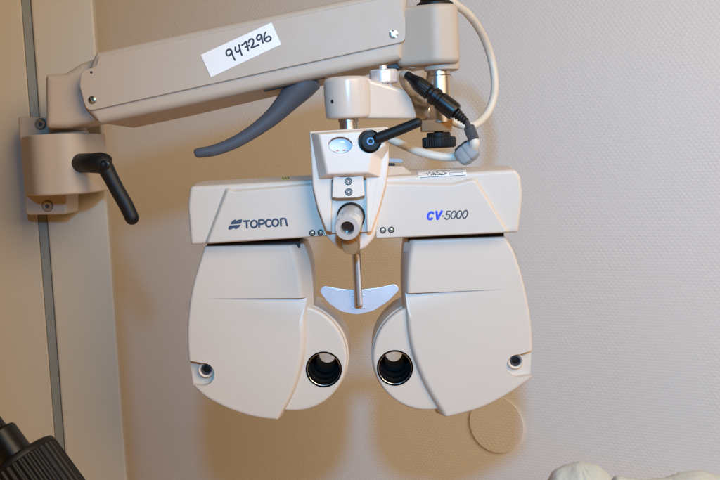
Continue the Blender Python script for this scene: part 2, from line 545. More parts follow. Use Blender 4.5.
# number sticker
st = [(200.8, 54.7, 1.2), (271.6, 22.3, 1.2), (281.4, 44.2, 1.2), (211, 77.3, 1.2)]
b = prism(st, AY - 0.0004, 0.45, 0.12, n=2)
sticker = obj('number_sticker', b, M_sticker, arm)
def z3(l): return [(195 + x / 6.853, 15 + y / 6.853) for x, y in l]
dig = [
 [(249, 242), (236, 235), (219, 243), (214, 262), (225, 278), (241, 272), (250, 256), (250, 240), (256, 268), (265, 290), (274, 308)],
 [(277, 220), (277, 240), (286, 253), (300, 248), (308, 232)],
 [(302, 205), (308, 232), (315, 258), (322, 275)],
 [(322, 206), (336, 196), (351, 182), (357, 205), (362, 225), (366, 244)],
 [(345, 221), (358, 214), (372, 208)],
 [(368, 187), (372, 172), (388, 163), (400, 170), (401, 190), (394, 208), (385, 224), (400, 220), (418, 212), (437, 204)],
 [(455, 138), (443, 133), (428, 143), (424, 161), (436, 172), (450, 162), (456, 140), (460, 165), (466, 190)],
 [(485, 117), (477, 135), (474, 158), (482, 176), (500, 180), (517, 170), (520, 155), (508, 146), (492, 152), (480, 165)],
]
b = strokes([z3(l) for l in dig], AY - 0.0005, 1.75)
obj('handwritten_number', b, M_ink, sticker)

# slate grey pull handle under the arm
b = ptube([(196, 153.6, 1.06, 4.2), (199, 152.8, 1.06, 5.0), (214, 150.3, 1.06, 5.6), (233, 143.2, 1.06, 6.2), (247, 135.5, 1.06, 6.6), (261, 126, 1.06, 7.4), (275, 114.5, 1.06, 8.9), (289, 99.5, 1.06, 11.5), (300, 87, 1.06, 14.5), (307, 78, 1.06, 16)], n=32, flat=0.8, capr=0.4)
hd = obj('pull_handle', b, M_handle, arm, wn=False)
b = prism([(264, 91.5, 1), (325, 78.0, 1), (330, 70, 1), (262, 85, 1)], 1.048, 20, 0.5)
obj('handle_slot', b, M_dark, arm)

# elbow housing at the right end
ex0, ex1 = g(396, 40, 1.05).x, g(458.5, 40, 1.05).x
z0, z1 = g(440, 68.5, 1.035).z, g(452, 4, 1.045).z
b = zprism([(ex0, 1.11, 0.005), (ex0, 1.046, 0.012), (ex0 + 0.012, 1.040, 0.01), (ex1 - 0.024, 1.026, 0.018), (ex1, 1.034, 0.020), (ex1, 1.10, 0.018)], z0 + 0.005, z1, 0.006)
elbow = obj('elbow_housing', b, M_paint, arm)
cc = g(441, 60, 1.06)
b = lathe(Vector((cc.x, 1.058, z0 - 0.001)), (0, 0, 1), [(0.0165, 0), (0.0182, 0.001), (0.0188, 0.003), (0.0188, 0.012)], n=56)
obj('elbow_collar', b, M_paint, arm)
# flange lip
b = prism([(399, 59.5, 3), (424, 60, 3), (428, 66, 3), (412, 68.5, 6), (401, 66, 3)], 1.05, 45, 2)
obj('elbow_flange', b, M_paint, arm)
# black grommet where the cable enters
gc = g(437, 5, 1.05)
b = lathe(Vector((gc.x - 0.002, 1.052, z1 - 0.002)), (0, 0, 1), [(0.019, 0), (0.019, 0.004), (0.015, 0.007), (0.014, 0.03)], n=40)
obj('cable_grommet', b, M_black, arm)
# dark stop block under the arm
b = prism([(382, 62, 1), (402, 58, 1), (406, 66, 1), (398, 69.5, 1), (384, 68, 1)], 1.058, 25, 1)
obj('stop_block', b, mat('brown_black_metal', (0.04, 0.022, 0.012), 0.5), arm)

# steel post
pc = g(440, 100, 1.058)
z_top, z_bot = g(440, 70, 1.05).z, g(440, 122, 1.05).z
b = lathe(Vector((pc.x, 1.058, z_bot)), (0, 0, 1), [(0.0138, 0), (0.0138, z_top - z_bot - 0.006), (0.0128, z_top - z_bot - 0.005), (0.0128, z_top - z_bot + 0.006)], n=56)
post = obj('steel_post', b, M_steel, arm)
b = tube([(*g(398, 100, 1.105), 0.013), (*g(412, 106, 1.09), 0.013), (*g(425, 112, 1.075), 0.013), (*g(436, 113, 1.058), 0.013)], n=28, capr=0.3)
obj('cross_shaft', b, M_steel, arm, wn=False)
b = prism([(421.5, 120, 1), (453, 119, 1), (451.5, 131, 1), (421.5, 131.5, 1)], 1.046, 26, 0.8)
obj('clamp_block', b, mat('shade_brown_steel', (0.26, 0.125, 0.035), 0.6, 0.0), arm)  # block lies in shadow; that shade is put into the brown base colour
# big black tightening knob
kc = g(439, 141, 1.058)
zk0, zk1 = g(439, 148, 1.05).z, g(439, 136.5, 1.05).z
hk = zk1 - zk0
b = lathe(Vector((kc.x, 1.058, zk0)), (0, 0, 1), [(0.015, 0), (0.0172, 0.0012), (0.0178, 0.002), (0.0178, hk - 0.002), (0.0168, hk - 0.0005), (0.0125, hk), (0.0125, hk + 0.0035), (0.0115, hk + 0.0045), (0.005, hk + 0.0046), (0.005, hk + 0.009)], n=240, teeth=(40, 0.0006, 1, 4))
obj('tightening_knob', b, M_black, arm, angle=40)

# white yoke block: round barrel with an arm running right and back
yx = g(348, 95, 1.02).x
zy0, zy1 = g(348, 118.5, 1.01).z, g(348, 76.3, 1.01).z
hy = zy1 - zy0; ry = 0.0243
prf = [(0.004, 0)]
for k in range(6):
    a = math.pi/2*k/5; prf.append((ry*0.965 - 0.004 + 0.004*math.sin(a), 0.004*(1-math.cos(a))))
prf += [(ry*0.99, hy*0.25), (ry, hy*0.55)]
for k in range(1, 9):
    a = math.pi/2*k/8; prf.append((ry - 0.0075 + 0.0075*math.cos(a), hy - 0.006 + 0.006*math.sin(a)))
prf.append((0.004, hy))
b = lathe(Vector((yx, 1.020, zy0)), (0, 0, 1), prf, n=80)
yoke = obj('yoke', b, M_gloss, arm, angle=50)
b = prism([(348, 78.3, 3), (368, 78.0, 10), (388, 83.5, 30), (405, 88.2, 9), (412, 98, 20), (418.5, 118.0, 4), (372, 118.2, 3), (348, 117.5, 3)], 1.004, 34, 3.5)
for v in b.verts:                       # the arm swings back towards the post
    v.co.y += max(0, v.co.x - yx) * 0.32
obj('yoke_arm', b, M_gloss, yoke, angle=50)
yb = onto(surf(yoke), 332.5, 101.5, 0.0)
b = lathe(yb, (-0.6, -1, 0), [(0.0019, -0.004), (0.0019, 0.0001), (0.0012, 0.00015)], n=20)
obj('set_screw_hole', b, M_dark, yoke)
# steel neck below the yoke
nc = g(348.5, 122, 1.018)
zn0, zn1 = g(348, 131, 1.01).z, zy0 + 0.002
b = lathe(Vector((nc.x, 1.018, zn0)), (0, 0, 1), [(0.0092, 0), (0.0092, (zn1-zn0)*0.62), (0.0103, (zn1-zn0)*0.64), (0.0103, zn1-zn0)], n=48)
obj('pivot_neck', b, M_steel, arm)
# chrome knob on top of the yoke
qc = g(383.5, 76, 1.035)
zq0, zq1 = g(383.5, 83.5, 1.03).z, g(383.5, 69.5, 1.03).z
h = zq1 - zq0
b = lathe(Vector((qc.x, 1.035, zq0)), (0, 0, 1), [(0.0085, -0.004), (0.0085, 0.0), (0.0135, 0.0005), (0.0145, 0.002), (0.0145, h*0.9), (0.0135, h), (0.004, h), (0.004, h + 0.004), (0.003, h+0.0045)], n=56)
obj('chrome_knob', b, M_chrome, arm)

# ================================================================== phoropter head
HY = 1.0
ph = empty('phoropter', g(355, 240, 1.03), 'ivory eye testing head with two lens units hanging below a lettered crossbar', 'eye tester')

# ---- crossbar covers
BY = 0.985
def P(px, py, d): return g(px, py, BY + d / 1000)
def back_of(p, dmm):
    v = p.copy(); v.y = BY + dmm / 1000; return v
# left cover: body with a raised front field
bd = [(190, 186.4, 5), (330, 179.5, 2), (330, 236.2, 2), (190.6, 245.0, 3), (187.4, 205, 60)]
bd2 = [(190.5, 183.2, 5), (330, 175.5, 2), (330, 236.2, 2), (191.0, 245.2, 3), (187.0, 205, 60)]
b = prism(bd, BY + 0.004, 84, 3.2, pts2=bd2, blend=30)
cl = obj('crossbar_cover', b, M_plastic, ph, angle=50)
b = prism([(227.8, 189.8, 5), (234, 192.2, 12), (330, 183.6, 2), (330, 235.6, 2), (207.5, 243.0, 2)], BY, 5, 1.2,
          pts2=[(225.0, 186.4, 5), (234, 189.4, 12), (330, 181.0, 2), (330, 236.0, 2), (203.6, 243.8, 2)], blend=4.6)
fl_ = obj('raised_field', b, M_plastic, cl, angle=50)
# right cover
bd = [(376, 177.8, 2), (515.5, 169.6, 7), (520.6, 176, 12), (522.9, 196, 60), (518.4, 232.4, 3), (376, 239.0, 2)]
bd2 = [(376, 173.0, 2), (514.5, 166.4, 7), (520.8, 172, 12), (523.3, 196, 60), (518.6, 232.6, 3), (376, 239.0, 2)]
b = prism(bd, BY + 0.004, 84, 3.2, pts2=bd2, blend=30)
cr = obj('crossbar_cover', b, M_plastic, ph, angle=50)
b = prism([(376, 184.2, 2), (452, 185.2, 14), (474.6, 180.0, 6), (507.2, 232.2, 2), (376, 238.4, 2)], BY, 5, 1.2,
          pts2=[(376, 181.4, 2), (452, 182.4, 14), (476.0, 176.4, 6), (510.8, 232.7, 2), (376, 238.8, 2)], blend=4.6)
fr_ = obj('raised_field', b, M_plastic, cr, angle=50)

# raised step at the inner end of the right cover
b = hull([P(376, 165.8, 30), P(403, 166, 30), P(412, 173, 24), P(376, 173.5, 24), P(376, 180, 6), P(420, 180.5, 10),
          back_of(P(376, 165.8, 30), 80), back_of(P(403, 166, 30), 80), back_of(P(412, 173, 30), 80), back_of(P(376, 180, 30), 80)], 0.0015, 3)
obj('cover_step', b, M_plastic, ph, angle=40)
# grey metal tab behind
b = prism([(376, 157.5, 0.5), (401.5, 158.8, 1.6), (403.5, 161.0, 1.0), (402, 163, 1.6), (376, 161.5, 0.5)], BY + 0.03, 16, 0.4)
obj('scale_tab', b, mat('grey_tab_metal', (0.28, 0.28, 0.29), 0.5, 0.3), ph)
b = prism([(376, 162.5, 0.5), (395, 163.5, 0.5), (395, 168, 0.5), (376, 168, 0.5)], BY + 0.034, 20, 0.4)
obj('tab_base', b, M_dark, ph)

# ---- lettering on the covers
def z1(l): return [(220 + x / 9.0, 205 + y / 9.0) for x, y in l]
def arcp(cx_, cy_, rx, ry, a0, a1, n=14, sl=0.0, rot=0.0):
    out = []
    for i in range(n + 1):
        a = R(a0 + (a1 - a0) * i / n)
        x = rx * math.cos(a); y = -ry * math.sin(a)
        out.append((cx_ + x - y * sl, cy_ + y + x * rot))
    return out
LY = BY - 0.0001
lt = [
 [(215, 146), (264, 142)], [(239, 144), (243, 204)],
 arcp(306, 171, 28, 31, 0, 360, 22, rot=-.05),
 [(353, 198), (351, 137)], [(351, 138), (378, 135), (393, 139), (399, 152), (394, 165), (380, 170), (353, 172)],
 arcp(440, 163, 27, 31, 52, 308, 16, rot=-.05),
 arcp(498, 159, 28, 31, 0, 360, 22, rot=-.05),
 [(549, 187), (546, 124)], [(546, 126), (570, 122), (586, 124), (592, 134), (597, 160), (605, 185)],
]
b = strokes([z1(l) for l in lt], LY, 1.9)
obj('maker_lettering', b, M_navy, cl)
def flatpoly(pts, Y, th=0.0002, bm=None):
    bm = bm or bmesh.new()
    fr = [g(x, y, Y) for x, y in pts]
    A = [Vector((p.x, Y - th, p.z)) for p in fr]; B = [Vector((p.x, Y + 0.001, p.z)) for p in fr]
    return loft(bm, [A, B])
up = [(93, 176), (100, 160), (112, 144), (126, 134), (140, 130), (148, 134), (145, 147), (160, 134), (178, 130), (195, 129), (200, 136), (196, 152), (190, 166)]
lo = [(88, 184), (187, 177), (176, 196), (160, 210), (145, 217), (132, 216), (130, 206), (112, 214), (96, 221), (80, 221), (73, 213), (78, 198)]
b = flatpoly(z1(up), BY); flatpoly(z1(lo), BY, bm=b)
obj('maker_emblem', b, M_navy, cl, smooth=False)

def z2(l): return [(415 + x / 6.857, 160 + y / 6.857) for x, y in l]
sl = 0.22
def o_(cx_): return arcp(cx_, 0, 15.5, 26, 0, 360, 22, sl=sl)
def shift(l, dy): return [(x, y + dy) for x, y in l]
b = strokes([z2(shift(arcp(108, 0, 19, 24, 48, 312, 16, sl=sl), 382)),
             z2([(147, 354), (154, 405)]), z2([(154, 405), (184, 351)])], LY, 2.35)
obj('model_lettering', b, M_blue, cr)
b = strokes([z2([(190, 385), (192.5, 384.8)]),
             z2([(243, 351), (221, 352)]), z2([(221, 352), (214, 376), (226, 371), (236, 378), (236, 393), (226, 404), (212, 405), (205, 397)]),
             z2(shift(o_(264), 376)), z2(shift(o_(303), 374)), z2(shift(o_(344), 372))], LY, 1.3)
obj('model_number', b, M_grey, cr)

# caution label on the sloping top of the right cover
BR = surf(cr); BL = surf(cl)
def decal(bv, quad, name, m, parent, lift=0.0003, nx=10, ny=4):
    """thin sticker following the surface: quad of px corners tl, tr, br, bl"""
    b = bmesh.new()
    tl, tr, br_, bl = [Vector(q) for q in quad]
    def at(u, v, l):
        p = tl.lerp(tr, u).lerp(bl.lerp(br_, u), v); return onto(bv, p.x, p.y, l)
    T = [[b.verts.new(at(i/nx, j/ny, lift)) for i in range(nx+1)] for j in range(ny+1)]
    for j in range(ny):
        for i in range(nx): b.faces.new((T[j][i], T[j][i+1], T[j+1][i+1], T[j+1][i]))
    o = obj(name, b, m, parent, wn=False)
    return o, at
lab, at = decal(BR, [(417.3, 171.3), (465.5, 169.2), (467.0, 175.6), (419.0, 178.3)], 'caution_label', M_sticker, cr)
b = bmesh.new()
def topline(pts, w):
    tube([(*at(u, v, 0.0003), w) for u, v in pts], n=6, sub=3, bm=b, spline=False)
topline([(.02, .10), (.98, .10), (.98, .90), (.02, .90), (.02, .10)], 0.0003)
topline([(.13, .1), (.13, .9)], 0.0003)
rn = random.Random(3)
u0 = .18
while u0 < .55:
    topline([(u0, rn.uniform(.25, .7)), (u0 + .03, rn.uniform(.2, .8)), (u0 + .05, rn.uniform(.25, .75)), (u0 + .02, rn.uniform(.25, .75))], rn.uniform(0.0003, 0.0006))
    u0 += .045
for v in (.3, .5, .7):
    topline([(.64, v), (.93, v)], 0.0002)
obj('label_print', b, M_ink, lab)
o, at = decal(BL, [(281, 177.4), (289.5, 176.9), (289.8, 179.2), (281.2, 179.6)], 'warning_label', M_yellow, cl, nx=4, ny=2)
b = bmesh.new()
for u in (.2, .5, .8):
    tube([(*at(u, .2, 0.0004), 0.0004), (*at(u + .1, .8, 0.0004), 0.0004)], n=6, sub=2, bm=b, spline=False)
obj('label_mark', b, M_ink, o)

# adjusting holes near the bottom inner ends
for (x, y) in ((312.3, 233.0), (320.6, 232.7)):
    b = ringlathe(g(x, y, BY - 0.0003), (0, -1, 0), [(0.0031, -0.002), (0.0031, 0.0003), (0.0020, 0.0003), (0.0016, -0.002)], n=24)
    h = obj('adjusting_hole', b, M_dark, cl)
    b = lathe(g(x, y, BY + 0.0005), (0, -1, 0), [(0.0016, -0.001), (0.0015, 0.0006), (0.0006, 0.001)], n=16)
    obj('adjusting_pin', b, M_brass, h)
for (x, y) in ((383.0, 230.2), (391.3, 229.8)):
    b = ringlathe(g(x, y, BY - 0.0003), (0, -1, 0), [(0.0031, -0.002), (0.0031, 0.0003), (0.0020, 0.0003), (0.0016, -0.002)], n=24)
    h = obj('adjusting_hole', b, M_dark, cr)
    b = lathe(g(x, y, BY + 0.0005), (0, -1, 0), [(0.0016, -0.001), (0.0015, 0.0006), (0.0006, 0.001)], n=16)
    obj('adjusting_pin', b, M_brass, h)

# ---- lens units
def unit(front, back, fillet, centre, Rd, ocu, pocket, wedge, gap, mx):
    # mx = +1 : disc on the right side (left unit), -1 : disc on the left
    body = prism(front, HY, 74, 2.6, pts2=back, blend=13, seg=6)
    # step across the face
    (lx, ly), (rx, ry), (bx, by) = wedge
    ov = 14 * mx
    w = bmesh.new()
    def q(x, y, d): 
        v = g(x, y, HY); v.y = HY + d / 1000; return v
    mxx, myy = lx + (rx - lx) * .5, ly + (ry - ly) * .5
    W = hull([q(lx, ly, -1), q(rx, ry, -1), q(rx, ry, 4.6), q(rx + ov, ry, 7), q(rx + ov, ry, -1), q(rx + ov, by + 2, -1), q(bx, by, -1), q(rx + ov, by + 1, 0.3), q(bx, by, 0.0),
              q(lx + (bx - lx) * .5, ly + (by - ly) * .42, -1), q(lx, ly, 0)], 0)
    # screw pocket : round well open to the outer side
    (cx_, cy_, r_, side, hx_, hy_) = pocket
    ppts = [(cx_ + r_ * math.cos(a), cy_ + r_ * math.sin(a)) for a in [R(k) for k in range(0, 360, 12)]]
    if side < 0:
        ppts = [p for p in ppts if p[0] > cx_ - 2] 
        loop = [(cx_ - 26, cy_ - r_ - 5)] + sorted([p for p in ppts if p[1] <= cy_], key=lambda p: p[0]) + sorted([p for p in ppts if p[1] > cy_], key=lambda p: -p[0]) + [(cx_ - 26, cy_ + r_ - 1.5)]
    else:
        ppts = [p for p in ppts if p[0] < cx_ + 2]
        loop = [(cx_ + 26, cy_ - r_ - 8)] + sorted([p for p in ppts if p[1] <= cy_], key=lambda p: -p[0]) + sorted([p for p in ppts if p[1] > cy_], key=lambda p: p[0]) + [(cx_ + 26, cy_ + r_ - 4)]
    C = bmesh.new()
    A = []
    B = []
    for x, y in loop:
        v = g(x, y, HY); A.append(Vector((v.x, HY - 0.004, v.z))); B.append(Vector((v.x, HY + 0.0105, v.z)))
    loft(C, [A, B])
    body = cut(body, [W, C])
    u = obj('lens_unit', body, M_plastic, ph, angle=30)
    # pocket contents
    k = HY / F
    sc = g(hx_, hy_, HY + 0.007); r_ = 9.2
    b = ringlathe(sc, (0, -1, 0), [(r_*k*0.86, -0.004), (r_*k*0.86, 0.0012), (r_*k*0.78, 0.0016), (r_*k*0.62, 0.0), (r_*k*0.60, -0.004)], n=36)
    obj('pocket_ring', b, M_bright, u)
    b = ringlathe(sc, (0, -1, 0), [(r_*k*0.62, -0.004), (r_*k*0.61, 0.0004), (r_*k*0.50, 0.0010), (r_*k*0.38, -0.001), (r_*k*0.36, -0.004)], n=36)
    obj('pocket_socket', b, M_sleeve, u)
    b = lathe(sc, (0, -1, 0), [(r_*k*0.37, -0.004), (r_*k*0.36, -0.0022), (r_*k*0.10, -0.0018)], n=24)
    obj('pocket_bolt', b, M_blackg, u)
    # lens drum, two layers, bored through
    def disc(R_, y0, th, rnd, nn=120):
        prof = round_profile(rnd, th, 5)
        bm = bmesh.new(); rings = []
        c = g(centre[0], centre[1], HY)
        for ins, d in prof:
            rad = (R_ - ins) * k
            rings.append([Vector((c.x + rad*math.cos(2*math.pi*i/nn), HY + (y0 + d)/1000, c.z + rad*math.sin(2*math.pi*i/nn))) for i in range(nn)])
        return loft(bm, rings)
    oc = g(ocu[0], ocu[1], HY + 0.006)
    def bore():
        return lathe(Vector((oc.x, HY - 0.02, oc.z)), (0, 1, 0), [(0.0186, 0), (0.0186, 0.12)], n=64)
    d1 = cut(disc(Rd - 1.5, 6, 12, 3.0), [bore()])
    o1 = obj('drum_cover', d1, M_plastic, ph, angle=35)
    d2 = cut(disc(Rd, 16.5, 66, 2.0), [bore()])
    o2 = obj('lens_drum', d2, M_plastic, ph, angle=35)
    d3 = cut(disc(Rd - 3.5, 14, 5, 0.5), [bore()])
    # eye tube
    T0 = HY + 0.0055
    pr = [(0.0184, 0.0), (0.0186, 0.002), (0.0186, 0.078), (0.0094, 0.078), (0.0090, 0.076), (0.0110, 0.058), (0.0118, 0.050), (0.0102, 0.0495), (0.0102, 0.047),
          (0.0135, 0.046), (0.0135, 0.032), (0.0122, 0.0315), (0.0122, 0.030), (0.0152, 0.029), (0.0152, 0.017), (0.0142, 0.0165), (0.0142, 0.015), (0.0166, 0.014), (0.0170, 0.004), (0.0174, 0.0012), (0.0179, -0.0004)]
    b = ringlathe(Vector((oc.x, T0, oc.z)), (0, 1, 0), pr, n=72)
    et = obj('eye_tube', b, mat('black_tube_lining', (0.004, 0.0035, 0.0035), 0.7, spec=0.08), ph, angle=28)
    b = ringlathe(Vector((oc.x, T0, oc.z)), (0, 1, 0), [(0.0171, 0.0016), (0.0169, 0.0008), (0.0165, 0.0010), (0.0166, 0.0022)], n=72)
    obj('bright_rim', b, M_screw, et)
    # black slide between the unit and the crossbar
    b = prism(gap, HY + 0.006, 50, 0.5)
    obj('slide_gap', b, M_dark, ph)
    return u

LF = [(204.5, 246.3, 3), (291, 245.2, 4), (296.5, 262, 400), (301.5, 292, 400), (302.5, 345, 400), (299.5, 368, 400), (290.5, 396, 400), (277, 420.5, 3), (255, 418, 400), (228, 409.5, 400), (205, 397.5, 400), (192.5, 385.5, 7), (187.8, 358, 400), (186.9, 325, 400), (191, 290, 400)]
LB = [(203.5, 246.3, 3), (302.5, 244.2, 4), (309.5, 262, 400), (313.0, 292, 400), (311.5, 345, 400), (307.0, 368, 400), (297.5, 396, 400), (281, 420.5, 3), (255, 419, 400), (228, 411.0, 400), (204.5, 399.0, 400), (191.5, 387.0, 7), (187.3, 358, 400), (186.4, 325, 400), (190.5, 290, 400)]
unit(LF, LB, None, (292.5, 359.5), 57, (323.8, 369.5), (203.0, 374.5, 11.5, -1, 206.3, 369.6), ((206, 298.6), (303.5, 298.0), (303.5, 322)),
     [(207, 243.5, .5), (300, 240.5, .5), (300, 248, .5), (207, 249, .5)], 1)
RF = [(505, 236.8, 4), (413.5, 240.2, 3), (409.5, 262, 400), (407.8, 292, 400), (408.5, 325, 400), (413.5, 352, 400), (425.5, 383, 400), (446.8, 417.8, 3), (480, 409.5, 400), (508, 395, 400), (531.5, 378.5, 5), (532.6, 350, 400), (531.0, 318, 400), (522.0, 275, 400), (513, 249, 400)]
RB = [(506, 236.8, 4), (405.0, 239.2, 3), (402.5, 262, 400), (402.3, 292, 400), (404.0, 325, 400), (407.0, 352, 400), (417.5, 383, 400), (437.5, 417.0, 3), (480, 411.0, 400), (508.5, 396.5, 400), (532.0, 379.5, 5), (533.2, 350, 400), (531.6, 318, 400), (522.6, 275, 400), (513.6, 249, 400)]
unit(RF, RB, None, (427.5, 358.5), 57, (395.0, 368.0), (518.2, 366, 11.5, 1, 515.5, 360.9), ((506, 289.2), (406.0, 294.0), (406.0, 318)),
     [(408, 235.5, .5), (504, 231.0, .5), (504, 239.0, .5), (408, 243, .5)], -1)

# ---- centre housing
CY = 0.966
M_ = [(309.3, 131.5, 2), (388.3, 126.5, 3), (389.0, 160, 6), (386, 184, 10), (379.5, 208, 20), (371.5, 231.5, 2), (366.8, 233, 2), (365.6, 178, 1), (331.8, 180, 1), (331.6, 233, 2), (326, 230.5, 2), (317.5, 208, 20), (312.5, 186, 10)]
body = prism(M_, CY, 46, 2.0)
ch = obj('centre_housing', body, M_bright, ph, angle=35)
up_f = [(318.5, 134, 2), (385.5, 129.8, 3), (385.0, 146, 3), (372.5, 153.5, 5), (368.8, 172.8, 2), (327.3, 174.2, 2)]
up_b = [(310.2, 132.5, 2), (388.0, 127.5, 3), (388.3, 150, 3), (382, 160, 5), (380, 177.5, 2), (318, 179.5, 2)]
body = prism(up_f, CY - 0.012, 20, 1.6, pts2=up_b, blend=11.8)
# level window and lever recess
def ell(cx_, cy_, rx, ry, y0, y1, n=56):
    bm = bmesh.new()
    A = []; B = []
    for i in range(n):
        a = 2*math.pi*i/n
        v = g(cx_ + rx*math.cos(a), cy_ + ry*math.sin(a), CY - 0.012)
        A.append(Vector((v.x, y0, v.z))); B.append(Vector((v.x, y1, v.z)))
    return loft(bm, [A, B])
body = cut(body, [ell(340.2, 145.0, 12.2, 8.4, CY - 0.02, CY - 0.0020), ell(369.5, 141.4, 12.0, 12.0, CY - 0.02, CY - 0.0035)])
uh = obj('upper_housing', body, M_bright, ph, angle=35)
# level bubble glass
b = bmesh.new()
rings = []
for s, d in ((1.0, 0.0), (0.9, -0.0006), (0.6, -0.0014), (0.25, -0.0018)):
    ring = []
    for i in range(48):
        a = 2*math.pi*i/48
        v = g(340.2 + 11.6*s*math.cos(a), 145.0 + 7.9*s*math.sin(a), CY - 0.012)
        ring.append(Vector((v.x, CY - 0.0032 + d*0.7, v.z)))
    rings.append(ring)
loft(b, rings)
lg = obj('level_window', b, mat('pale_blue_level', (0.72, 0.80, 0.90), 0.12, coat=0.6, vary=0.02), uh)
b = strokes([[(336.8, 150.4), (338.4, 150.35)], [(343.2, 150.2), (344.8, 150.1)]], CY - 0.0044, 0.9)
obj('level_mark', b, M_red, lg)
b = strokes([[(330.5, 151.2), (350, 150.2)]], CY - 0.0042, 0.45)
obj('level_line', b, mat('pink_line', (0.7, 0.45, 0.4), 0.5), lg)

# black lever in the recess
pc_ = g(370.6, 141.2, CY - 0.012)
b = lathe(Vector((pc_.x, CY - 0.004, pc_.z)), (0, -1, 0), [(0.0080, -0.002), (0.0088, 0.0), (0.0090, 0.004), (0.0090, 0.0095), (0.0080, 0.0112), (0.0045, 0.0114)], n=48)
pv = obj('tilt_lever', b, M_lever, ph, angle=40)
b = tube([(*g(377.5, 138.4, CY - 0.0125), 0.0055), (*g(384, 135.8, CY - 0.0135), 0.0053), (*g(400, 129.6, CY - 0.0155), 0.0050), (*g(417.5, 122.4, CY - 0.018), 0.0047)], n=24, capr=0.95)
obj('lever_grip', b, M_lever, pv, wn=False)
b = ringlathe(Vector((pc_.x, CY - 0.0153, pc_.z)), (0, -1, 0), [(0.0036, -0.001), (0.0035, 0.0006), (0.0023, 0.0006), (0.0021, -0.0006)], n=32)
obj('lever_screw', b, mat('blued_screw', (0.12, 0.14, 0.18), 0.35, 0.8), pv)
b = lathe(Vector((g(369.5, 141.4, CY - 0.012).x, CY - 0.0034, g(369.5, 141.4, CY - 0.012).z)), (0, -1, 0), [(0.0108, -0.002), (0.0108, 0.0008), (0.0095, 0.0010)], n=48)
obj('recess_floor', b, M_dark, uh)

# clamp block with its two screws, slot above
b = prism([(333.0, 176.2, 1), (363.2, 175.0, 1), (364.6, 195.5, 1.5), (357, 197.6, 1.5), (337, 198.2, 1.5), (332.0, 197.2, 1.5)], CY - 0.004, 18, 1.0)
cb = obj('clamp_block', b, M_bright, ph)
b = prism([(339.6, 175.7, .4), (357.2, 175.0, .4), (357.2, 176.5, .4), (339.6, 177.3, .4)], CY - 0.0044, 2, 0.2)
obj('slot', b, M_dark, cb)
for (x, y) in ((348.4, 181.2), (348.9, 191.9)):
    b = ringlathe(g(x, y, CY - 0.0042), (0, -1, 0), [(0.0036, -0.002), (0.0036, 0.0004), (0.0028, 0.0004), (0.0026, -0.001)], n=28)
    s_ = obj('screw', b, M_blackg, cb)
    b = lathe(g(x, y, CY - 0.0042), (0, -1, 0), [(0.0026, -0.002), (0.0025, 0.0001), (0.0014, 0.0004), (0.0012, -0.0005), (0.0004, -0.0006)], n=6)
    obj('screw_socket', b, M_sleeve, s_, smooth=False)
# inner plate between the legs
b = prism([(331.9, 177, .5), (365.7, 176, .5), (367, 232, .5), (331.6, 233, .5)], CY + 0.010, 30, 0.5)
obj('inner_plate', b, M_bright, ph)
# steel carrier ring behind
def disc_px(cx_, cy_, r_, Y, th, rnd=1.0, n=90):
    return prism([(cx_ + r_*math.cos(2*math.pi*i/n), cy_ + r_*math.sin(2*math.pi*i/n), 0.2) for i in range(n)], Y, th, rnd, seg=1)
b = prism([(320.5, 190, 2), (320.8, 222, 14), (327, 238, 16), (339, 249.5, 16), (352, 253.0, 18), (365, 249, 16), (374.5, 238, 16), (379, 221, 14), (380, 188, 2)], CY + 0.016, 20, 4.0)
obj('carrier_bowl', b, M_bright, ph, angle=50)

# distance sighting knob (silver barrel)
f0 = g(347.3, 228.3, 0.925); f1 = g(351.0, 216.2, 0.975)
ax = (f0 - f1)
L = ax.length
b = ringlathe(f1, ax, [(0.0122, -0.002), (0.0122, L*0.62), (0.0115, L*0.64), (0.0121, L*0.67), (0.0121, L*0.94), (0.0110, L), (0.0066, L), (0.0058, L*0.95), (0.0056, L*0.5), (0.003, L*0.45), (0.003, -0.002)], n=72)
sk = obj('sighting_knob', b, mat('satin_silver_ring', (0.80, 0.80, 0.80), 0.30, 0.6), ph, angle=25)
b = lathe(f1, ax, [(0.0057, L*0.5), (0.0057, L*0.86), (0.002, L*0.87)], n=40)
obj('sight_glass', b, M_glassd, sk)
b = ringlathe(f1, ax, [(0.0132, -0.004), (0.0138, -0.001), (0.0136, 0.003), (0.0124, 0.004), (0.0120, -0.004)], n=60)
obj('rubber_collar', b, M_black, sk)
# small lower knob
h0 = g(351.0, 246.2, 0.947); h1 = g(350.5, 240.0, 0.985)
ax = h0 - h1; L = ax.length
b = lathe(h1, ax, [(0.0088, 0), (0.0090, L*0.15), (0.0090, L*0.92), (0.0083, L), (0.0078, L), (0.0074, L-0.0006)], n=110, teeth=(44, 0.0005, 1, 2))
obj('lower_knob', b, mat('shade_brown_nickel', (0.30, 0.165, 0.07), 0.45, 0.2), ph, angle=30)  # shadow of the sighting knob painted in as a brown base colour

